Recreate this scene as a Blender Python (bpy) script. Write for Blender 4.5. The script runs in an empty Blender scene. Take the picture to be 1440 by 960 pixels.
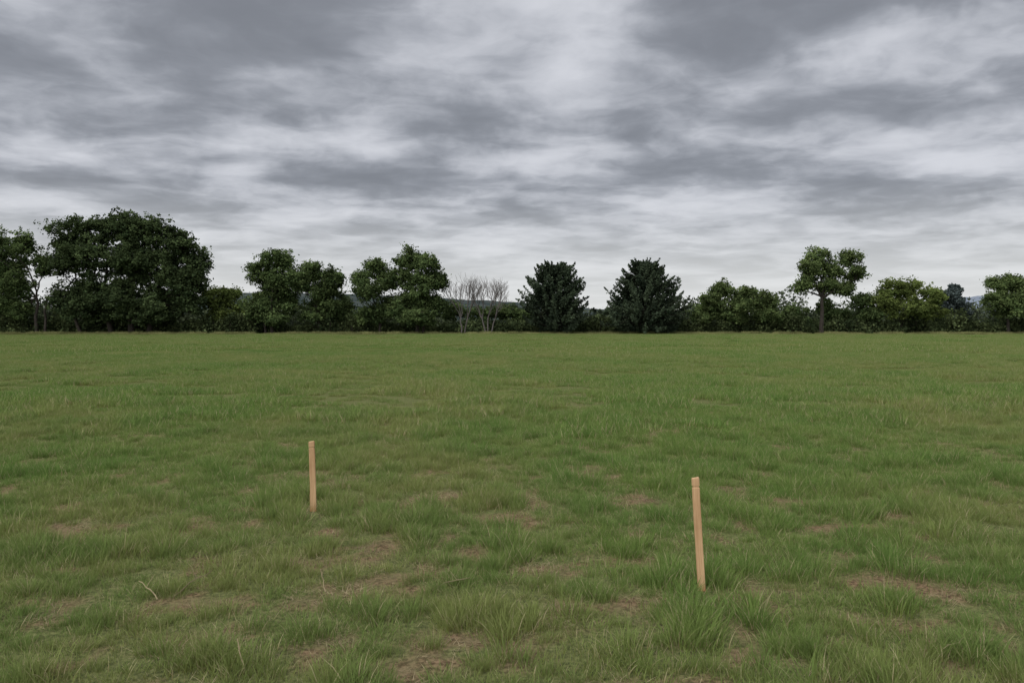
import bpy, math, numpy as np
from mathutils import Vector
R = np.random.default_rng(7)
scene = bpy.context.scene
scene.view_settings.view_transform = 'Standard'
scene.view_settings.look = 'None'
scene.view_settings.exposure = 0

# ---------------------------------------------------------------- helpers
TAB = np.random.default_rng(3).random((256, 256))
def vnoise(x, y):
    x = np.asarray(x, float); y = np.asarray(y, float)
    xi = np.floor(x).astype(int); yi = np.floor(y).astype(int)
    fx = x - xi; fy = y - yi
    fx = fx*fx*(3-2*fx); fy = fy*fy*(3-2*fy)
    a = TAB[xi % 256, yi % 256]; b = TAB[(xi+1) % 256, yi % 256]
    c = TAB[xi % 256, (yi+1) % 256]; d = TAB[(xi+1) % 256, (yi+1) % 256]
    return (a*(1-fx)+b*fx)*(1-fy)+(c*(1-fx)+d*fx)*fy
def fbm(x, y, o=4, off=0.0):
    s = 0; a = 1; t = 0
    c_, s_ = math.cos(.6), math.sin(.6)
    for i in range(o):
        s = s + a*vnoise(x*2**i+off+17.3*i, y*2**i+off*1.7+9.1*i); t += a; a *= .5
        x, y = x*c_-y*s_, x*s_+y*c_
    return s/t
def sstep(a, b, v):
    t = np.clip((v-a)/(b-a), 0, 1); return t*t*(3-2*t)

def quad_mesh(name, V, F, mats=(), midx=None, attrs=None, smooth=False):
    V = np.asarray(V, np.float32); F = np.asarray(F, np.int32)
    me = bpy.data.meshes.new(name)
    me.vertices.add(len(V)); me.vertices.foreach_set('co', V.ravel())
    me.loops.add(F.size); me.loops.foreach_set('vertex_index', F.ravel())
    me.polygons.add(len(F))
    me.polygons.foreach_set('loop_start', np.arange(len(F), dtype=np.int32)*4)
    me.polygons.foreach_set('loop_total', np.full(len(F), 4, np.int32))
    for m in mats: me.materials.append(m)
    if midx is not None: me.polygons.foreach_set('material_index', np.asarray(midx, np.int32))
    me.polygons.foreach_set('use_smooth', np.full(len(F), smooth))
    for k, v in (attrs or {}).items():
        a = me.attributes.new(k, 'FLOAT', 'POINT'); a.data.foreach_set('value', np.asarray(v, np.float32))
    me.update(calc_edges=True); me.validate()
    return me
def add_obj(name, me, loc=(0, 0, 0)):
    o = bpy.data.objects.new(name, me); o.location = loc
    scene.collection.objects.link(o); return o

class NT:
    def __init__(s, tree): s.t = tree; tree.nodes.clear()
    def n(s, typ, ins=None, **kw):
        nd = s.t.nodes.new(typ)
        for k, v in kw.items(): setattr(nd, k, v)
        for k, v in (ins or {}).items():
            if isinstance(v, bpy.types.NodeSocket): s.t.links.new(v, nd.inputs[k])
            else: nd.inputs[k].default_value = v
        return nd
    def math(s, op, a, b=0.0, clamp=False):
        return s.n('ShaderNodeMath', {0: a, 1: b}, operation=op, use_clamp=clamp).outputs[0]
    def mix(s, f, a, b, blend='MIX'):
        nd = s.t.nodes.new('ShaderNodeMix'); nd.data_type = 'RGBA'; nd.blend_type = blend
        for k, v in ((0, f), (6, a), (7, b)):
            if isinstance(v, bpy.types.NodeSocket): s.t.links.new(v, nd.inputs[k])
            else:
                nd.inputs[k].default_value = v if k == 0 else (*v, 1) if len(v) == 3 else v
        return nd.outputs[2]
    def mr(s, v, a, b, c=0.0, d=1.0, smooth=True):
        return s.n('ShaderNodeMapRange', {0: v, 1: a, 2: b, 3: c, 4: d},
                   interpolation_type='SMOOTHSTEP' if smooth else 'LINEAR').outputs[0]
    def noise(s, vec, scale, detail=4, rough=.5, dist=0.0, out=0, dim='3D'):
        return s.n('ShaderNodeTexNoise', {'Vector': vec, 'Scale': scale, 'Detail': detail,
                   'Roughness': rough, 'Distortion': dist}, noise_dimensions=dim).outputs[out]
def new_mat(name):
    m = bpy.data.materials.new(name); m.use_nodes = True
    return m, NT(m.node_tree)

def leafy(name, ca, cb, transl=.3, root=False, straw=None, straw_amt=.85, nscale=.35):
    m, t = new_mat(name)
    pos = t.n('ShaderNodeNewGeometry').outputs['Position']
    tint = t.n('ShaderNodeAttribute', attribute_name='tint').outputs['Fac']
    c = t.mix(tint, ca, cb)
    if root:
        n1 = t.noise(pos, .16, 4, .6, dim='2D'); n2 = t.noise(pos, .9, 3, .6, dim='2D')
        f = t.mr(n1, .36, .60); c = t.mix(t.math('MULTIPLY', f, .7), c, (0.228, 0.244, 0.082))
        f2 = t.mr(n2, .40, .62); c = t.mix(t.math('MULTIPLY', f2, .45), c, (0.104, 0.196, 0.046))
        if straw:
            c = t.mix(t.mr(tint, straw_amt, straw_amt+.02), c, straw)
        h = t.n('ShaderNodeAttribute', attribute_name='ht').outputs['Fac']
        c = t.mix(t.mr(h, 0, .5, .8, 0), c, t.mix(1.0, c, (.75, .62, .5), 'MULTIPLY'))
    else:
        n1 = t.noise(pos, nscale, 2, .6)
        k = t.mr(n1, .3, .7, .6, 1.4)
        c = t.n('ShaderNodeHueSaturation', {'Color': c, 'Value': k, 'Saturation': 1.0}).outputs[0]
    d = t.n('ShaderNodeBsdfDiffuse', {'Color': c})
    tr = t.n('ShaderNodeBsdfTranslucent', {'Color': c})
    mx = t.n('ShaderNodeMixShader', {0: transl, 1: d.outputs[0], 2: tr.outputs[0]})
    t.n('ShaderNodeOutputMaterial', {0: mx.outputs[0]})
    return m

# ---------------------------------------------------------------- camera
cam = bpy.data.cameras.new('camera'); cam.sensor_width = 36; cam.lens = 26
cam.clip_end = 8000; cam.clip_start = .05
co = bpy.data.objects.new('camera', cam); scene.collection.objects.link(co)
co.location = (0, 0, 1.6); co.rotation_euler = (math.radians(90-1.38), 0, 0)
scene.camera = co

# ---------------------------------------------------------------- world / sun
SUN_EL, SUN_AZ = math.radians(48), math.radians(215)   # azimuth clockwise from +Y : behind the camera, a bit left
sd = Vector((math.sin(SUN_AZ)*math.cos(SUN_EL), math.cos(SUN_AZ)*math.cos(SUN_EL), math.sin(SUN_EL)))
w = bpy.data.worlds.new('World'); scene.world = w; w.use_nodes = True
w.cycles.sampling_method = 'MANUAL'; w.cycles.sample_map_resolution = 256
t = NT(w.node_tree)
vec = t.n('ShaderNodeTexCoord').outputs['Generated']
sep = t.n('ShaderNodeSeparateXYZ', {0: vec})
z = t.math('MAXIMUM', sep.outputs[2], 0.0)
zc = t.math('ADD', z, .10)
P = t.n('ShaderNodeCombineXYZ', {0: t.math('DIVIDE', sep.outputs[0], zc), 1: t.math('DIVIDE', sep.outputs[1], zc), 2: 0.0}).outputs[0]
Pm = t.n('ShaderNodeMapping', {'Vector': P, 'Location': (7.3, 2.2, 0), 'Rotation': (0, 0, math.radians(-18)), 'Scale': (1.15, 1.30, 1)}).outputs[0]
warp = t.noise(Pm, 1.7, 3, .55, out=1, dim='2D')
Pw = t.n('ShaderNodeVectorMath', {0: Pm, 1: t.n('ShaderNodeVectorMath', {0: warp, 'Scale': .30}, operation='SCALE').outputs[0]}, operation='ADD').outputs[0]
n1 = t.noise(Pw, 1.25, 8, .55, dim='2D')
# rounded cloud bases: smooth cells sag darker in their middles
vor = t.n('ShaderNodeTexVoronoi', {'Vector': Pw, 'Scale': 2.0, 'Smoothness': 1.0, 'Detail': 2.0, 'Roughness': .5}, feature='SMOOTH_F1', voronoi_dimensions='2D').outputs['Distance']
puff = t.math('MULTIPLY', t.math('SUBTRACT', vor, .42), .20)
val = t.math('ADD', t.math('ADD', t.math('MULTIPLY', t.math('SUBTRACT', n1, .5), 1.10), t.mr(z, .12, .38, .50, .455)), puff)
# large soft masses of the overcast layer, as directions on the sky
dw = t.n('ShaderNodeVectorMath', {0: t.noise(vec, 9, 4, .6, out=1), 1: (.5, .5, .5)}, operation='SUBTRACT').outputs[0]
dv = t.n('ShaderNodeVectorMath', {0: vec, 1: t.n('ShaderNodeVectorMath', {0: dw, 'Scale': .14}, operation='SCALE').outputs[0]}, operation='ADD').outputs[0]
# azimuth, elevation, half width, half height (deg), amount
blobs = [(4, 23, 4.5, 3, .13), (-7, 20, 6, 2.2, .09), (25, 18.0, 5, 1.2, .13), (30, 19.6, 5, 1.2, .11),
         (-15, 13.3, 6, 1.5, .11), (5, 13, 9, 1.6, .12), (-31, 11.5, 7, 1.3, .11),
         (33, 17.0, 4, 1.2, .07), (31, 10.5, 5, 1.0, .10), (8, 6, 12, 2.4, .10),
         (-26, 18.5, 14, 4.6, -.12), (18, 20.5, 7, 2.4, -.12), (-4, 15.8, 7, 1.5, -.11), (-8, 10.3, 9, 1.3, -.11),
         (18, 12.3, 4.5, 1.4, -.11), (32, 14.2, 6, 1.4, -.11), (31, 7.3, 6, .8, -.12), (-22, 11.6, 7, 1.1, -.09),
         (10, 16.5, 4, 2.2, -.10), (33, 22.8, 9, 2.2, -.13)]
for az, el, ra, re, am in blobs:
    a, e = math.radians(az), math.radians(el)
    c = (math.sin(a)*math.cos(e), math.cos(a)*math.cos(e), math.sin(e))
    df = t.n('ShaderNodeVectorMath', {0: dv, 1: c}, operation='SUBTRACT').outputs[0]
    sc = t.n('ShaderNodeVectorMath', {0: df, 1: (1/math.radians(ra)/1.5, 1/math.radians(ra)/1.8, 1/math.radians(re)/1.5)}, operation='MULTIPLY').outputs[0]
    L = t.n('ShaderNodeVectorMath', {0: sc}, operation='LENGTH').outputs['Value']
    val = t.math('ADD', val, t.mr(L, 0, 1, am, 0))
ramp = t.n('ShaderNodeValToRGB', {0: val})
cr = ramp.color_ramp; cr.interpolation = 'B_SPLINE'
cr.elements[0].position = .24; cr.elements[0].color = (.215, .228, .258, 1)
cr.elements[1].position = .80; cr.elements[1].color = (.68, .695, .745, 1)
for p, c in ((.40, (.268, .284, .320, 1)), (.50, (.350, .368, .410, 1)), (.62, (.49, .508, .556, 1))):
    e = cr.elements.new(p); e.color = c
cl = ramp.outputs[0]
# brighter toward the horizon; out-of-view boost overhead and round the veiled sun, added to light the stakes
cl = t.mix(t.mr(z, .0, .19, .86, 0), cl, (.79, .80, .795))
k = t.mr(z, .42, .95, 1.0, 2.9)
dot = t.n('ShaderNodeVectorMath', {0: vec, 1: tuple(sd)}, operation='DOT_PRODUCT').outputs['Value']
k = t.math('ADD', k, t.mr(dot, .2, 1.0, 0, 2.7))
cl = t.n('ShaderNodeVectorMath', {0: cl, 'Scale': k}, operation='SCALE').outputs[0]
# the clear sky above the cloud deck, seen faintly through it
sky = t.n('ShaderNodeTexSky', sky_type='NISHITA', sun_disc=False, sun_elevation=SUN_EL, sun_rotation=SUN_AZ)
bg1 = t.n('ShaderNodeBackground', {0: sky.outputs[0], 1: .08})
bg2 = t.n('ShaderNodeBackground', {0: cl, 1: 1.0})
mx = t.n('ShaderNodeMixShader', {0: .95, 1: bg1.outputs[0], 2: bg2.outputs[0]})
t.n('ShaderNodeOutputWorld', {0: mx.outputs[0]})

sl = bpy.data.lights.new('sun', 'SUN'); sl.energy = 1.4; sl.angle = math.radians(25); sl.color = (1, .96, .9)
so = bpy.data.objects.new('sun', sl); scene.collection.objects.link(so)
so.rotation_euler = sd.to_track_quat('Z', 'Y').to_euler(); so.location = (0, 0, 50)

# ---------------------------------------------------------------- ground
patches = [(-.94, 4.44, .34, .20), (-.89, 5.12, .20, .22), (-1.48, 4.97, .13, .17), (.54, 4.01, .30, .18), (.11, 3.7, .22, .15),
  (-1.43, 3.83, .26, .13), (-2.0, 3.96, .2, .13), (2.28, 4.56, .44, .22), (1.54, 4.44, .20, .26), (2.15, 3.92, .26, .12),
  (2.58, 5.84, .34, .24), (1.07, 6.53, .18, .34), (-.41, 3.58, .22, .11), (1.05, 3.4, .24, .09), (-.97, 3.47, .22, .09),
  (-2.48, 5.74, .2, .2), (.06, 6.16, .18, .25), (-.65, 6.8, .2, .26), (2.4, 7.9, .28, .3), (.38, 4.9, .14, .3),
  (2.5, 11, .4, .5), (-3.57, 5.7, .3, .18), (.9, 7.5, .2, .3),
  (.3, 2.8, .4, .2), (-1.6, 2.7, .4, .2), (3.4, 4.0, .3, .25), (1.2, 4.28, .1, .14)]
def height(x, y):
    f = np.clip(1-(np.hypot(x, y)-30)/60, 0, 1)
    return (fbm(x*.45, y*.45, 3, 4.0)-.5)*.08*f + (fbm(x*2.1, y*2.1, 2, 9.0)-.5)*.03*f
def bare(x, y):
    wx = x+(fbm(x*2.6, y*2.6, 4, 31)-.5)*.85; wy = y+(fbm(x*2.6, y*2.6, 4, 57)-.5)*.95
    b = np.zeros_like(x)
    for px, py, rx, ry in patches:
        d = np.hypot((wx-px)/rx, (wy-py)/ry); b = np.maximum(b, 1-sstep(.35, 1.4, d))
    n = fbm(x*4.3, y*3.8, 4, 77)
    b = np.maximum(b, sstep(.58, .70, n)*.8*np.clip(1-(y-6)/12, 0, 1))
    return np.clip(b*(.34+1.12*fbm(x*10, y*10, 3, 3)), 0, 1)
xs = np.arange(-9, 9.01, .06); g = 9*1.13**np.arange(1, 50); xs = np.concatenate([-g[::-1], xs, g])
ys = np.arange(1.5, 14, .06); gy = 14*1.10**np.arange(1, 60); ys = np.concatenate([-np.array([3000, 1200, 500, 200, 80, 30, 12, 5, 2, 0])+0., ys, gy])
X, Y = np.meshgrid(xs, ys); x = X.ravel(); y = Y.ravel()
V = np.stack([x, y, height(x, y)], 1)
nx = len(xs); ny = len(ys)
i, j = np.meshgrid(np.arange(nx-1), np.arange(ny-1)); a = (j*nx+i).ravel()
F = np.stack([a, a+1, a+1+nx, a+nx], 1)
m, t = new_mat('meadow_soil')
pos = t.n('ShaderNodeNewGeometry').outputs['Position']
bf = t.n('ShaderNodeAttribute', attribute_name='bare').outputs['Fac']
ff = t.n('ShaderNodeAttribute', attribute_name='far').outputs['Fac']
fine = t.noise(pos, 38, 8, .7); med = t.noise(pos, 6, 6, .6)
dirt = t.mix(t.mr(fine, .35, .65), (.060, .038, .022), (.22, .145, .085))
dirt = t.mix(t.math('MULTIPLY', t.mr(med, .4, .65), .6), dirt, (.165, .135, .07))
thatch = t.mix(t.mr(fine, .35, .65), (.054, .062, .024), (.150, .155, .060))
c = t.mix(bf, thatch, dirt)
big = t.noise(pos, .12, 5, .6)
farc = t.mix(t.mr(big, .35, .65), (.050, .083, .020), (.084, .098, .030))
c = t.mix(ff, c, farc)
bmp = t.n('ShaderNodeBump', {'Height': fine, 'Strength': .8, 'Distance': .02})
p = t.n('ShaderNodeBsdfDiffuse', {'Color': c, 'Normal': bmp.outputs[0]})
t.n('ShaderNodeOutputMaterial', {0: p.outputs[0]})
add_obj('ground', quad_mesh('ground', V, F, [m], attrs={'bare': bare(x, y), 'far': sstep(12, 45, np.hypot(x, y))}, smooth=True))

# ---------------------------------------------------------------- grass
def blades(n, rad, h0, h1, wd, lean, flat=False, square=False, N=4):
    if square: rx = R.uniform(-rad, rad, n); ry = R.uniform(-rad, rad, n)
    else: rx = R.normal(0, rad*.55, n); ry = R.normal(0, rad*.55, n)
    h = R.uniform(h0, h1, n)*(1-.35*np.clip(np.hypot(rx, ry)/rad, 0, 1)*(not square))
    az = np.arctan2(ry, rx)+R.normal(0, .9, n) if not square else R.uniform(0, 6.28, n)
    ln = np.abs(R.normal(lean, lean*.6, n))
    if flat: ln = R.uniform(1.35, 1.55, n)
    curl = R.uniform(.1, .8, n)*(0 if flat else 1)
    fa = R.uniform(0, 6.28, n)
    side = np.stack([np.cos(fa), np.sin(fa), np.zeros(n)], 1)
    if flat: side = np.stack([-np.sin(az), np.cos(az), np.zeros(n)], 1)
    p = np.stack([rx, ry, np.full(n, .006 if flat else -.01)], 1)
    rows = []; hts = []
    seg = h/(N-1); prof = np.interp(np.linspace(0, 1, N), [0, .33, .66, 1], [1, .95, .7, .12])
    for k in range(N):
        ww = wd*prof[k]*.5
        rows.append(p-side*ww); rows.append(p+side*ww); hts += [k/(N-1)]*2
        a_ = ln+curl*k*.45*3/(N-1)
        p = p+np.stack([np.cos(az)*np.sin(a_), np.sin(az)*np.sin(a_), np.cos(a_)], 1)*seg[:, None]
    V = np.stack(rows, 1).reshape(-1, 3)
    base = (np.arange(n)*2*N)[:, None]
    F = np.concatenate([base+np.array([2*k, 2*k+1, 2*k+3, 2*k+2]) for k in range(N-1)], 0)
    tint = np.repeat(R.random(n), 2*N); ht = np.tile(hts, n)
    return V, F, tint, ht
STRAW = (.38, .33, .18)
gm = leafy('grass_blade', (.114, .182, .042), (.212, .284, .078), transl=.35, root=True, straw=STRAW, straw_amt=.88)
dm = leafy('dry_straw', (.18, .14, .08), (.33, .27, .16), transl=.2, nscale=2)
fm = leafy('edge_grass', (.14, .16, .055), (.29, .27, .12), transl=.3, nscale=.3)
src = bpy.data.collections.new('grass_tufts')
def variant(k, mat, *a, **kw):
    V, F, tt, ht = blades(*a, **kw)
    me = quad_mesh('tuft_%02d' % k, V, F, [mat], attrs={'tint': tt, 'ht': ht})
    o = bpy.data.objects.new('tuft_%02d' % k, me); src.objects.link(o)
k = 0
for _ in range(6): variant(k, gm, 85, .075, .07, .18, .0032, .24); k += 1     # 0-5 tall
for _ in range(4): variant(k, gm, 68, .11, .035, .105, .0030, .40); k += 1      # 6-9 short
for _ in range(3): variant(k, dm, 40, .14, .03, .13, .0026, .5, flat=True, N=2); k += 1  # 10-12 litter
for _ in range(4): variant(k, gm, 320, .32, .06, .15, .0075, .3, square=True, N=3); k += 1  # 13-16 mid
for _ in range(3): variant(k, gm, 420, 1.1, .06, .16, .028, .35, square=True, N=2); k += 1  # 17-19 far
for _ in range(3): variant(k, fm, 300, .8, .2, .6, .035, .2, square=True, N=3); k += 1   # 20-22 field edge
for _ in range(2): variant(k, dm, 7, .08, .12, .26, .003, .3); k += 1                # 23-24 standing dry stems
def scatter(y0, y1, dens, ex=1.5):
    A = (y1-y0)*2*(.74*y1+ex); n = int(A*dens)
    yy = R.uniform(y0, y1, n); xx = R.uniform(-1, 1, n)*(.74*y1+ex)
    k_ = np.abs(xx) < .74*yy+ex
    return xx[k_], yy[k_]
def near_stake(x, y):
    return (np.hypot((x-1.14)/.10, (y-4.34)/.18) < 1) | (np.hypot((x+1.70)/.09, (y-6.2)/.15) < 1)
PX = []; PI = []; PS = []
def put(x, y, idx, s):
    k_ = ~near_stake(x, y); x, y, idx, s = x[k_], y[k_], idx[k_], s[k_]
    PX.append(np.stack([x, y, height(x, y)], 1)); PI.append(idx); PS.append(s)
# near, tall
x, y = scatter(1.2, 14, 84)
b = bare(x, y); cl_ = .7*fbm(x*4.0, y*3.6, 3, 5)+.3*fbm(x*1.3, y*1.3, 2, 63)
keep = (R.random(len(x)) < sstep(.34, .56, cl_)*.6+.40) & (R.random(len(x)) > b*1.4) & (R.random(len(x)) < np.clip((14-y)/3, 0, 1))
x, y, cl_, b = x[keep], y[keep], cl_[keep], b[keep]
put(x, y, R.integers(0, 6, len(x)), (.55+.75*sstep(.42, .66, cl_))*(1-.5*b)*R.uniform(.7, 1.2, len(x)))
# near, short
x, y = scatter(1.2, 14, 85)
b = bare(x, y); keep = (R.random(len(x)) > b*.96)
x, y, b = x[keep], y[keep], b[keep]
put(x, y, R.integers(6, 10, len(x)), R.uniform(.6, 1.3, len(x))*(1-.45*b))
# litter
x, y = scatter(1.2, 11, 26)
b = bare(x, y); keep = R.random(len(x)) < .15+b
x, y = x[keep], y[keep]; put(x, y, R.integers(10, 13, len(x)), R.uniform(.6, 1.2, len(x)))
x, y = scatter(2.5, 22, 1.2); put(x, y, R.integers(23, 25, len(x)), R.uniform(.4, .9, len(x)))
# mid
x, y = scatter(10, 40, 5.5)
keep = (R.random(len(x)) < np.clip((y-10)/4, 0, 1)) & (R.random(len(x)) > bare(x, y)*.9)
x, y = x[keep], y[keep]; put(x, y, R.integers(13, 17, len(x)), .5+.95*sstep(.25, .75, fbm(x*.8, y*.8, 3, 12)))
# far
x, y = scatter(34, 112, .45, 5)
put(x, y, R.integers(17, 20, len(x)), .6+.8*sstep(.25, .75, fbm(x*.15, y*.15, 3, 12)))
n = 800; x = R.uniform(-100, 100, n); y = R.normal(110.3, 1.3, n)
put(x, y, R.integers(20, 23, n), R.uniform(.4, 1.0, n))
PX = np.concatenate(PX); PI = np.concatenate(PI); PS = np.concatenate(PS); n = len(PX)
print('grass instances', n)
me = bpy.data.meshes.new('grass'); me.vertices.add(n); me.vertices.foreach_set('co', PX.astype(np.float32).ravel())
a = me.attributes.new('idx', 'INT', 'POINT'); a.data.foreach_set('value', PI.astype(np.int32))
a = me.attributes.new('scl', 'FLOAT', 'POINT'); a.data.foreach_set('value', PS.astype(np.float32))
rot = np.stack([R.normal(0, .08, n)*(PX[:, 1] < 15), R.normal(0, .08, n)*(PX[:, 1] < 15), R.uniform(0, 6.28, n)], 1)
a = me.attributes.new('rot', 'FLOAT_VECTOR', 'POINT'); a.data.foreach_set('vector', rot.astype(np.float32).ravel())
go = add_obj('grass', me)
ng = bpy.data.node_groups.new('grass_scatter', 'GeometryNodeTree')
ng.interface.new_socket('Geometry', in_out='INPUT', socket_type='NodeSocketGeometry')
ng.interface.new_socket('Geometry', in_out='OUTPUT', socket_type='NodeSocketGeometry')
gi = ng.nodes.new('NodeGroupInput'); gout = ng.nodes.new('NodeGroupOutput')
ci = ng.nodes.new('GeometryNodeCollectionInfo'); ci.inputs['Collection'].default_value = src
ci.inputs['Separate Children'].default_value = True; ci.inputs['Reset Children'].default_value = True
ip = ng.nodes.new('GeometryNodeInstanceOnPoints'); ip.inputs['Pick Instance'].default_value = True
def na(nm, ty):
    q = ng.nodes.new('GeometryNodeInputNamedAttribute'); q.data_type = ty; q.inputs['Name'].default_value = nm; return q.outputs[0]
L = ng.links.new
L(gi.outputs[0], ip.inputs['Points']); L(ci.outputs[0], ip.inputs['Instance'])
L(na('idx', 'INT'), ip.inputs['Instance Index']); L(na('rot', 'FLOAT_VECTOR'), ip.inputs['Rotation'])
L(na('scl', 'FLOAT'), ip.inputs['Scale']); L(ip.outputs[0], gout.inputs[0])
mo = go.modifiers.new('scatter', 'NODES'); mo.node_group = ng

# ---------------------------------------------------------------- stakes
m, t = new_mat('raw_pine_wood')
oc = t.n('ShaderNodeTexCoord').outputs['Object']
mp = t.n('ShaderNodeMapping', {'Vector': oc, 'Scale': (60, 60, 3)}).outputs[0]
gr = t.noise(mp, 1.0, 6, .6, .4)
c = t.mix(t.mr(gr, .3, .7), (.37, .215, .105), (.52, .34, .18))
st = t.noise(oc, 9, 3, .5); c = t.mix(t.math('MULTIPLY', t.mr(st, .5, .75), .4), c, (.28, .17, .08))
zz = t.n('ShaderNodeSeparateXYZ', {0: oc}).outputs[2]
c = t.mix(t.mr(zz, 0, .06, .55, 0), c, (.35, .14, .05))
bm_ = t.n('ShaderNodeBump', {'Height': gr, 'Strength': .3, 'Distance': .003})
p = t.n('ShaderNodeBsdfPrincipled', {'Base Color': c, 'Roughness': .75, 'Specular IOR Level': .2, 'Normal': bm_.outputs[0]})
t.n('ShaderNodeOutputMaterial', {0: p.outputs[0]})
def stake(loc, h, wd, dp, rot, seed):
    rr = np.random.default_rng(seed)
    zs = [-.12, 0, h*.2, h*.4, h*.6, h*.8, h-.062, h-.060, h-.048, h-.046, h-.006, h]
    sc = [.9, 1, 1, .99, .985, .98, .975, .80, .80, .975, .97, .84]
    prof = []
    c_ = .12
    for sx, sy in ((1, 1), (-1, 1), (-1, -1), (1, -1)):
        a1 = (sx*(1-c_), sy); a2 = (sx, sy*(1-c_*2))
        prof += [a2, a1] if sx*sy > 0 else [a1, a2]
    V = []
    for zi, s in zip(zs, sc):
        bx = .004*math.sin(zi*4+seed)
        for (u, v) in prof: V.append((u*wd/2*s+bx+rr.normal(0, .0004), v*dp/2*s+rr.normal(0, .0004), zi+(.003*u if zi == zs[-1] else 0)))
    K = 8; F = []
    for r in range(len(zs)-1):
        for q in range(K):
            F.append((r*K+q, r*K+(q+1) % K, (r+1)*K+(q+1) % K, (r+1)*K+q))
    b0 = (len(zs)-1)*K
    F += [(b0, b0+1, b0+2, b0+3), (b0, b0+3, b0+4, b0+7), (b0+4, b0+5, b0+6, b0+7)]
    o = add_obj('wooden_stake', quad_mesh('wooden_stake', V, F, [m])); o.location = loc; o.rotation_euler = rot
stake((-1.70, 6.28, float(height(np.array(-1.7), np.array(6.28)))), .60, .050, .026, (.02, -.008, .12), 1)
stake((1.14, 4.42, -.01), .69, .046, .026, (.03, -.05, -.22), 2)

# ---------------------------------------------------------------- trees
def tube(pts, rad, sides=6):
    pts = np.asarray(pts, float); n = len(pts)
    d = np.gradient(pts, axis=0); d /= np.linalg.norm(d, axis=1)[:, None]+1e-9
    ref = np.where(np.abs(d[:, 2:3]) > .9, np.array([[1., 0, 0]]), np.array([[0, 0, 1.]]))
    u = np.cross(d, ref); u /= np.linalg.norm(u, axis=1)[:, None]+1e-9; v = np.cross(d, u)
    an = np.arange(sides)/sides*2*math.pi
    V = pts[:, None]+(np.cos(an)[None, :, None]*u[:, None]+np.sin(an)[None, :, None]*v[:, None])*np.asarray(rad)[:, None, None]
    F = [(r*sides+q, r*sides+(q+1) % sides, (r+1)*sides+(q+1) % sides, (r+1)*sides+q) for r in range(n-1) for q in range(sides)]
    return V.reshape(-1, 3), np.array(F)
class B:
    def __init__(s): s.V = []; s.F = []; s.M = []; s.T = []; s.n = 0
    def add(s, V, F, m_, T):
        s.V.append(V); s.F.append(F+s.n); s.M.append(np.full(len(F), m_)); s.T.append(T); s.n += len(V)
    def limb(s, a, b, r0, r1, n=5, wob=.08, sides=6):
        a = np.asarray(a, float); b = np.asarray(b, float); L_ = np.linalg.norm(b-a)
        tt = np.linspace(0, 1, n)[:, None]; p_ = a*(1-tt)+b*tt
        p_[:, 2] += (np.sin(tt[:, 0]*math.pi))*L_*.08
        p_[1:-1] += R.normal(0, wob*L_*.5, (n-2, 3))
        V_, F_ = tube(p_, r0+(r1-r0)*tt[:, 0], sides); s.add(V_, F_, 0, np.full(len(V_), .5)); return p_
    def leaves(s, C, size, elong=1.6, tint=None, outward=None, updir=.3):
        n_ = len(C)
        nr = R.normal(0, 1, (n_, 3)); nr[:, 2] += updir*2
        if outward is not None: nr += outward*.8
        nr /= np.linalg.norm(nr, axis=1)[:, None]
        u = np.cross(nr, R.normal(0, 1, (n_, 3))); u /= np.linalg.norm(u, axis=1)[:, None]+1e-9
        v = np.cross(nr, u); sz = size*R.uniform(.6, 1.3, n_)[:, None]*.5
        V_ = np.stack([C-u*sz*elong, C-v*sz*.9, C+u*sz*elong, C+v*sz*.9], 1).reshape(-1, 3)
        F_ = np.arange(n_*4).reshape(-1, 4)
        if tint is None: tint = R.random(n_)
        s.add(V_, F_, 1, np.repeat(np.clip(tint, 0, 1), 4))
    def obj(s, name, loc, mats):
        me_ = quad_mesh(name, np.concatenate(s.V), np.concatenate(s.F), mats, np.concatenate(s.M), {'tint': np.concatenate(s.T)})
        return add_obj(name, me_, loc)
def rnd_dir(n): 
    q = R.normal(0, 1, (n, 3)); return q/np.linalg.norm(q, axis=1)[:, None]
def barkmat(nm, a_, b_):
    m, t = new_mat(nm); pos = t.n('ShaderNodeNewGeometry').outputs['Position']
    c = t.mix(t.noise(pos, 3, 3, .6), a_, b_)
    p = t.n('ShaderNodeBsdfDiffuse', {'Color': c}); t.n('ShaderNodeOutputMaterial', {0: p.outputs[0]}); return m
bark = barkmat('bark', (.024, .020, .016), (.056, .048, .040))
barebark = barkmat('bare_bark', (.078, .068, .060), (.14, .125, .112))
L_dark = leafy('leaf_dark', (.032, .048, .021), (.076, .102, .040), transl=.25)
L_mid = leafy('leaf_mid', (.042, .066, .024), (.110, .146, .052), transl=.3)
L_light = leafy('leaf_light', (.054, .082, .029), (.138, .176, .062), transl=.35)
L_yel = leafy('leaf_yellow_green', (.068, .094, .026), (.152, .186, .052), transl=.35)
L_con = leafy('needle_dark', (.024, .034, .021), (.055, .072, .041), transl=.1)
L_blue = leafy('needle_blue', (.046, .060, .056), (.082, .102, .092), transl=.1)
L_und = leafy('undergrowth_leaf', (.028, .040, .018), (.094, .116, .047), transl=.2)
L_dist = leafy('distant_leaf', (.042, .054, .034), (.094, .112, .058), transl=.2)

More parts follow.
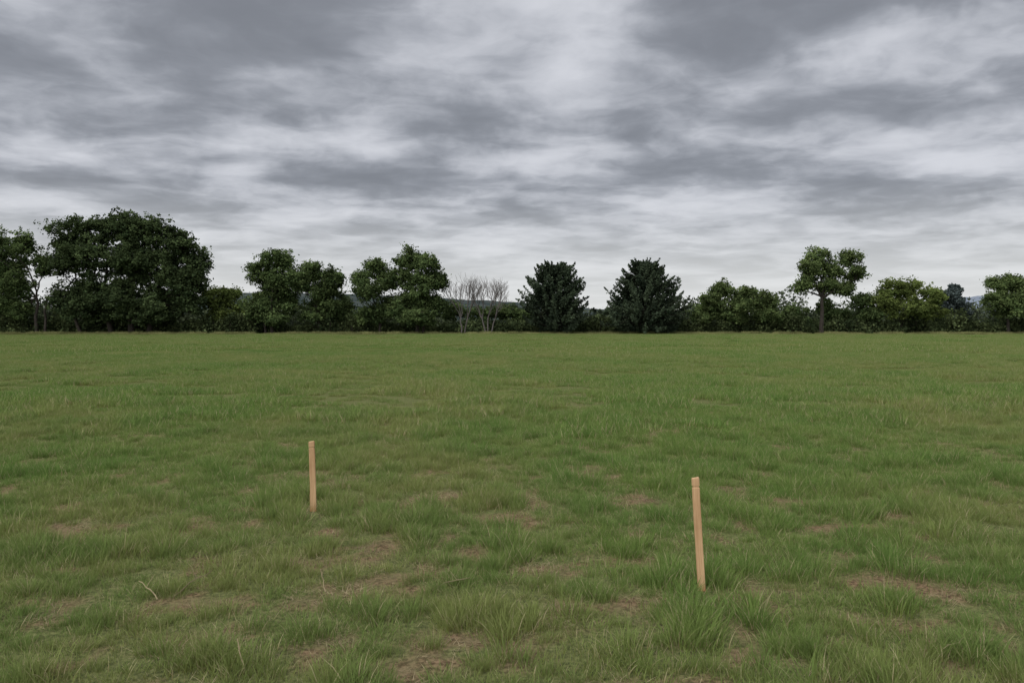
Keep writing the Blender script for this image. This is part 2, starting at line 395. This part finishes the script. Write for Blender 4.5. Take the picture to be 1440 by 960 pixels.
def crown_tree(name, x, y, lobes, leaf, trunks=((0, .3),), fork=.3, dens=1.0, size=.26, sub=12, subr=.36, twig=.38, lean=0):
    """lobes: (dx,dz,rx,rz) in metres relative to the foot of the tree"""
    bb = B(); H = max(l[1]+l[3] for l in lobes)
    tr = []
    for dx, r in trunks:
        top = np.array([dx*1.3+lean, R.normal(0, .3), H*fork])
        bb.limb((dx, 0, -.3), top, r*1.15, r*.7, 6, .03, 8); tr.append((top, r))
    for dx, dz, rx, rz in lobes:
        ry = rx*.9; c0 = np.array([dx, R.normal(0, rx*.3), dz])
        k_ = min(tr, key=lambda q: np.linalg.norm(q[0]-c0)); 
        hub = c0-np.array([0, 0, rz*.35])
        bb.limb(k_[0], hub, k_[1]*.55, k_[1]*.22, 6, .07, 6)
        d = rnd_dir(sub); d[:, 2] = np.where(d[:, 2] < -.55, -d[:, 2], d[:, 2])
        sc_ = c0+d*np.array([rx, ry, rz])*(1-subr)*R.uniform(.8, 1.3, (sub, 1))
        srad = np.array([rx, ry, rz])*subr*R.uniform(.5, 1.15, (sub, 1))
        allc = [(sc_[q], srad[q], 1) for q in range(sub)]+[(c0, np.array([rx, ry, rz])*.68, 2)]
        for q, (cc, rr, kind) in enumerate(allc):
            if kind == 1: bb.limb(hub, cc, k_[1]*.2, .03, 5, .08, 5)
            area = 4*math.pi*((rr[0]*rr[2])**1.0)
            nt = max(6, int(area*1.1*dens))
            dd = rnd_dir(nt); rad_ = R.random(nt)**(.5)
            far_ = R.random(nt) < .20                       # shoots that break the outline
            rad_ = np.where(far_, R.uniform(1.05, 1.6, nt), rad_)
            dd[:, 2] = np.where(far_, np.abs(dd[:, 2]), dd[:, 2])
            tips = cc+dd*rr*rad_[:, None]
            for tp in tips[::4]: bb.limb(cc, tp, .03, .012, 3, .1, 3)
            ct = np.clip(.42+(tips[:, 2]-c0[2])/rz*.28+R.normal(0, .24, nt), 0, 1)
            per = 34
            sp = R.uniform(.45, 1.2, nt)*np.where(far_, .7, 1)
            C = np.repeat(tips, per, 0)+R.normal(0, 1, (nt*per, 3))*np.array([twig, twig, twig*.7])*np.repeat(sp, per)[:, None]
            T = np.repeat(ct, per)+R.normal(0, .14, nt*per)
            ow = C-cc; ow /= np.linalg.norm(ow, axis=1)[:, None]+1e-6
            keep_ = (C[:, 2] > .1) & (R.random(nt*per) < np.repeat(np.where(far_, .5, 1), per))
            bb.leaves(C[keep_], size, 1.3, T[keep_], ow[keep_])
    return bb.obj(name, (x, y, 0), [bark, leaf])
def tx(px, d=112): return (px-720)/1040*d
def lob(L_, cx, d=112):
    s = d/1040
    return [((px-cx)*s, (455-py)*s+1.6, rx*s, rz*s) for px, py, rx, rz in L_]
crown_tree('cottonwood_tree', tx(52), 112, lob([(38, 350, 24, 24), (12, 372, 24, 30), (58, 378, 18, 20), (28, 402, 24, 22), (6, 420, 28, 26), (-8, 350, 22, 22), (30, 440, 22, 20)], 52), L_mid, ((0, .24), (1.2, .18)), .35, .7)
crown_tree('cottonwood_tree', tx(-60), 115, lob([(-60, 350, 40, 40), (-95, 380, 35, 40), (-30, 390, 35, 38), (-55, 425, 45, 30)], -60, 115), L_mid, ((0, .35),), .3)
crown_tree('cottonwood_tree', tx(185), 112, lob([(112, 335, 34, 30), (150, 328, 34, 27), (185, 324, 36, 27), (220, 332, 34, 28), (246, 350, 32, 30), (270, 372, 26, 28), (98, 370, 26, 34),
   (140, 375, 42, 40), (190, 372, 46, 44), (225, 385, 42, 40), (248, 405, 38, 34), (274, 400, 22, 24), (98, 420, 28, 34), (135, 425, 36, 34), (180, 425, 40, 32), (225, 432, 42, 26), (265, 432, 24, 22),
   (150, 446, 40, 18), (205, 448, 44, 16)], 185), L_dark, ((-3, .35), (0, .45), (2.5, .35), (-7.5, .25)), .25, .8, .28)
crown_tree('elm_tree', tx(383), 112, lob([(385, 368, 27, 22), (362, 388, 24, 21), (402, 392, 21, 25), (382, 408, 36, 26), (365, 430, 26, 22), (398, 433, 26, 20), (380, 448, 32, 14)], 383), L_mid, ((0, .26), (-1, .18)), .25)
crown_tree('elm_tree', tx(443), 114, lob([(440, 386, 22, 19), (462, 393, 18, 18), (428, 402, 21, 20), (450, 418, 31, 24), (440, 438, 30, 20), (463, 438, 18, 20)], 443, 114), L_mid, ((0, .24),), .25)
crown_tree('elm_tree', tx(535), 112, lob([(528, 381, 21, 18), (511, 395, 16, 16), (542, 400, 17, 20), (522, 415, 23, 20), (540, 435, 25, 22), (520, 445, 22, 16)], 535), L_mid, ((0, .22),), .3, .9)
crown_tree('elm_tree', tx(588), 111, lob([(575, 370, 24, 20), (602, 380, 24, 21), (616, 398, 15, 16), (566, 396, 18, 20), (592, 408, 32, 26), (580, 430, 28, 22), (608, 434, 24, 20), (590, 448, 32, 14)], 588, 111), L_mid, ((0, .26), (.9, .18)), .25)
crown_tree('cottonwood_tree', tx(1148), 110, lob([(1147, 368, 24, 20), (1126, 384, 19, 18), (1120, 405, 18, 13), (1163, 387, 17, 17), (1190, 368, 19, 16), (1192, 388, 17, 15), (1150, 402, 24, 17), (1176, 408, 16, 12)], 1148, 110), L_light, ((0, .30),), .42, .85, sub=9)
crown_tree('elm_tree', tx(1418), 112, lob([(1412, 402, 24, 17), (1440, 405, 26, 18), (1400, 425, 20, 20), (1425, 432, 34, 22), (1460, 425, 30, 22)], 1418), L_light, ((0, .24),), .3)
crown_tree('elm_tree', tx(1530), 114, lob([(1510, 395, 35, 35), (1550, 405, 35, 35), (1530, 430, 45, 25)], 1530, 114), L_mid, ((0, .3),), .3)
def shrub(cx, d, L_, leaf, name='shrub', **kw):
    crown_tree(name, tx(cx, d), d, lob(L_, cx, d), leaf, ((-.6, .10), (.5, .12)), .12, kw.get('dens', .95))
shrub(315, 116, [(300, 420, 16, 16), (322, 416, 18, 14), (312, 440, 28, 20), (340, 440, 18, 16)], L_yel)
shrub(1022, 114, [(1018, 412, 22, 16), (1045, 418, 24, 17), (1000, 430, 22, 18), (1035, 440, 34, 20), (1072, 425, 20, 17), (1075, 445, 22, 18), (985, 444, 18, 16)], L_light)
shrub(1275, 114, [(1255, 408, 20, 17), (1285, 410, 22, 16), (1308, 418, 20, 17), (1270, 435, 34, 22), (1305, 440, 22, 18), (1240, 432, 16, 20)], L_yel)
shrub(1180, 115, [(1165, 440, 20, 20), (1214, 428, 18, 17), (1215, 448, 24, 16), (1125, 445, 22, 18), (1185, 448, 20, 14)], L_mid)
shrub(690, 120, [(640, 440, 24, 15), (672, 445, 24, 13), (710, 440, 24, 14), (735, 446, 18, 12)], L_mid)
shrub(488, 118, [(486, 434, 12, 14), (488, 448, 18, 14)], L_mid)

# dark evergreens with up-swept branch ends
def evergreen(x, y, H, prof, leaf, name='pine_tree', nb=200, up=.75, size=.32, tipl=1.0):
    bb = B(); bb.limb((0, 0, -.3), (0, 0, H*.93), .28, .05, 8, .01, 7)
    zp = [q[0] for q in prof]; wp = [q[1] for q in prof]
    for q in range(nb):
        f = R.uniform(.04, .97)**.9; zt = f*H; rmax = np.interp(zt, zp, wp)
        outer = q % 3 == 0
        rad_ = rmax*(R.uniform(.4, .9) if not outer else R.uniform(.85, 1.18)); an = R.uniform(0, 6.283)
        tip = np.array([math.cos(an)*rad_, math.sin(an)*rad_, zt])
        st_ = np.array([0, 0, max(.6, zt-rad_*up)])
        p_ = bb.limb(st_, tip, .06, .02, 5, .04, 4)
        dirv = np.array([math.cos(an)*.55, math.sin(an)*.55, R.uniform(.25, .9)])
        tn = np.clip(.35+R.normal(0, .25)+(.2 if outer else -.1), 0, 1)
        nl = 80; s_ = R.random(nl)**.7
        C = p_[2]*(1-s_[:, None])+tip*s_[:, None]+R.normal(0, .27, (nl, 3))*(1.15-s_[:, None]*.65)
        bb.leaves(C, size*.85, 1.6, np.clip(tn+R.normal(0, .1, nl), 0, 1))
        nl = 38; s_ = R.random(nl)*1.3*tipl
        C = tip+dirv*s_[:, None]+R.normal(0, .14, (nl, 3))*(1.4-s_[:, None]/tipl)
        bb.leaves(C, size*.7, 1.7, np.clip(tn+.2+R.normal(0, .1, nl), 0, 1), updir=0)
    return bb.obj(name, (x, y, 0), [bark, leaf])
evergreen(tx(780, 111), 111, 10.4, [(0, 2.6), (1.5, 3.7), (4, 4.4), (6, 4.6), (7.5, 4.0), (8.8, 2.9), (10.0, 1.8), (10.6, .8)], L_con, nb=250)
evergreen(tx(906, 111), 111, 10.7, [(0, 4.7), (1.5, 5.8), (4.2, 6.3), (5.6, 5.4), (7.4, 4.1), (9.0, 2.7), (10.2, 1.5), (10.9, .5)], L_con, nb=330)
evergreen(tx(1340, 118), 118, 7.6, [(0, 1.8), (2, 2.4), (4, 2.2), (6, 1.5), (8, .3)], L_blue, 'spruce_tree', nb=130, up=.2, tipl=.5)

# leafless trees
def bare_tree(x, y, H, spread, stems=(-.35, .1, .45)):
    bb = B()
    def grow(p0, d, L_, r, lvl):
        d = d/np.linalg.norm(d); p1 = p0+d*L_
        pp = bb.limb(p0, p1, r, r*.64, 4, .07, 5 if lvl < 2 else 3)
        if lvl >= 5: return
        for q in range(3 if lvl < 4 else 2):
            nd = d+R.normal(0, spread, 3); nd[2] = abs(nd[2])*.9+.4
            grow(pp[-1] if q < 2 else pp[2], nd, L_*R.uniform(.66, .86), r*.64, lvl+1)
    for a_ in stems:
        grow(np.array([a_, 0, -.2]), np.array([a_*.7, R.normal(0, .2), 1.]), H*.30, .13, 0)
    bb.obj('bare_tree', (x, y, 0), [barebark, barebark])
bare_tree(tx(650, 112), 112, 9.0, .32, (-.1, .3)); bare_tree(tx(686, 112), 112, 8.8, .42, (-.3, .0, .4))

# undergrowth strip + trees further back (masses)
def mass(name, x0, x1, y0, y1, n, hfun, leaf, nl, size, sig):
    bb = B(); C_all = []; T_all = []
    for q in range(n):
        xx = R.uniform(x0, x1); yy = R.uniform(y0, y1); h = hfun(xx)*R.uniform(.5, 1.1)
        if q % 3 == 0: bb.limb((xx, yy, -.1), (xx+R.normal(0, .3), yy, h*.8), .05, .02, 4, .06, 3)
        zz_ = R.random(nl)**.8*h; ww = sig*(1.2-.5*zz_/h)
        C = np.stack([xx+R.normal(0, 1, nl)*ww, yy+R.normal(0, 1, nl)*ww, zz_+R.normal(0, .15, nl)], 1)
        C_all.append(C); T_all.append(np.full(nl, R.random()*.95)+R.normal(0, .12, nl))
    C = np.concatenate(C_all); T = np.concatenate(T_all); k2 = C[:, 2] > 0
    bb.leaves(C[k2], size, 1.3, T[k2]); bb.obj(name, (0, 0, 0), [bark, leaf])
def gapf(q, lo, hi, a=.45): return 1-a*float(sstep(lo-5, lo, np.array(q))*(1-sstep(hi, hi+5, np.array(q))))
mass('undergrowth', -100, 100, 112.5, 118, 1500, lambda q: (.6+3.8*float(fbm(np.array(q*.26), np.array(3.), 3)))*gapf(q, -12, 1, .3), L_und, 75, .30, .5)
mass('distant_trees', -130, 130, 128, 142, 1250, lambda q: (1.6+6.4*float(fbm(np.array(q*.14), np.array(8.), 4, 3)))*gapf(q, -18, 4, .35), L_dist, 85, .42, .85)

# ---------------------------------------------------------------- hills
def hill(name, D, prof, ca, cb, rough=4):
    xs = np.linspace(-1.6*D, 1.6*D, 520); vs = np.linspace(0, 1, 14)
    pp = xs/D*1040+720
    cr_ = sum(np.interp(pp+o, [q[0] for q in prof], [(455-q[1])*D/1040 for q in prof]) for o in (-60, -30, 0, 30, 60))/5
    cr_ = cr_+(fbm(xs/D*7, xs*0, 3, 2)-.5)*rough*D/400+(fbm(xs/9, xs*0, 3, 5)-.5)*D/500
    V = []; 
    for v_ in vs:
        V.append(np.stack([xs, np.full_like(xs, D-450*(1-v_))+60*(fbm(xs/120, xs*0+v_*4, 3)-.5), np.maximum(cr_, 3)*(math.sin(v_*math.pi/2))*(1+(0 if v_ == 1 else .06)*(fbm(xs/90, xs*0+v_*6, 3, 6)-.7))-(1-v_)*2], 1))
    V.append(V[-1]+np.array([0, 300, 0])-np.array([[0, 0, 1]])*V[-1][:, 2:3])
    V = np.concatenate(V); n_ = len(xs); r_ = len(vs)+1
    i, j = np.meshgrid(np.arange(n_-1), np.arange(r_-1)); a = (j*n_+i).ravel()
    m_, t_ = new_mat(name+'_hazed_cover'); pos_ = t_.n('ShaderNodeNewGeometry').outputs['Position']
    c_ = t_.mix(t_.mr(t_.noise(pos_, .03, 8, .7), .4, .6), ca, cb)  # distance haze is mixed into these cover colours as a blue-grey cast
    p_ = t_.n('ShaderNodeBsdfDiffuse', {'Color': c_}); t_.n('ShaderNodeOutputMaterial', {0: p_.outputs[0]})
    add_obj(name, quad_mesh(name, V, np.stack([a, a+1, a+1+n_, a+n_], 1), [m_], smooth=True))
hill('hill', 1500, [(-900, 442), (100, 436), (250, 424), (330, 410), (420, 411), (500, 413), (600, 419), (740, 424), (830, 434), (1000, 443), (1200, 443), (1440, 438), (2300, 443)], (.026, .035, .033), (.056, .064, .058), 1.2)
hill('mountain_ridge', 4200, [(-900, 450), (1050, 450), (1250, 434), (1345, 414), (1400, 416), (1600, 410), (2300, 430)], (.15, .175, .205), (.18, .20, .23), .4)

# ---------------------------------------------------------------- small things in the grass
for x_, y_, L_, az, el in ((-2.0, 4.35, .28, .6, .5), (-2.08, 4.3, .25, 2.2, .35), (-1.12, 4.4, .16, 2.0, .9), (.86, 9.4, .22, .9, 1.2), (-.45, 4.5, .2, .2, .25), (-1.22, 3.35, .2, 2.0, .8)):
    bb = B(); e = np.array([math.cos(az)*math.cos(el), .3*math.sin(az), math.sin(el)])*L_
    pp = bb.limb((0, 0, 0), e, .004, .002, 6, .05, 5); bb.limb(pp[3], pp[3]+np.array([e[0]*-.3, .02, L_*.3]), .002, .001, 4, .05, 4)
    bb.obj('dry_twig', (x_, y_, float(height(np.array(x_), np.array(y_)))+.01), [dm, dm])
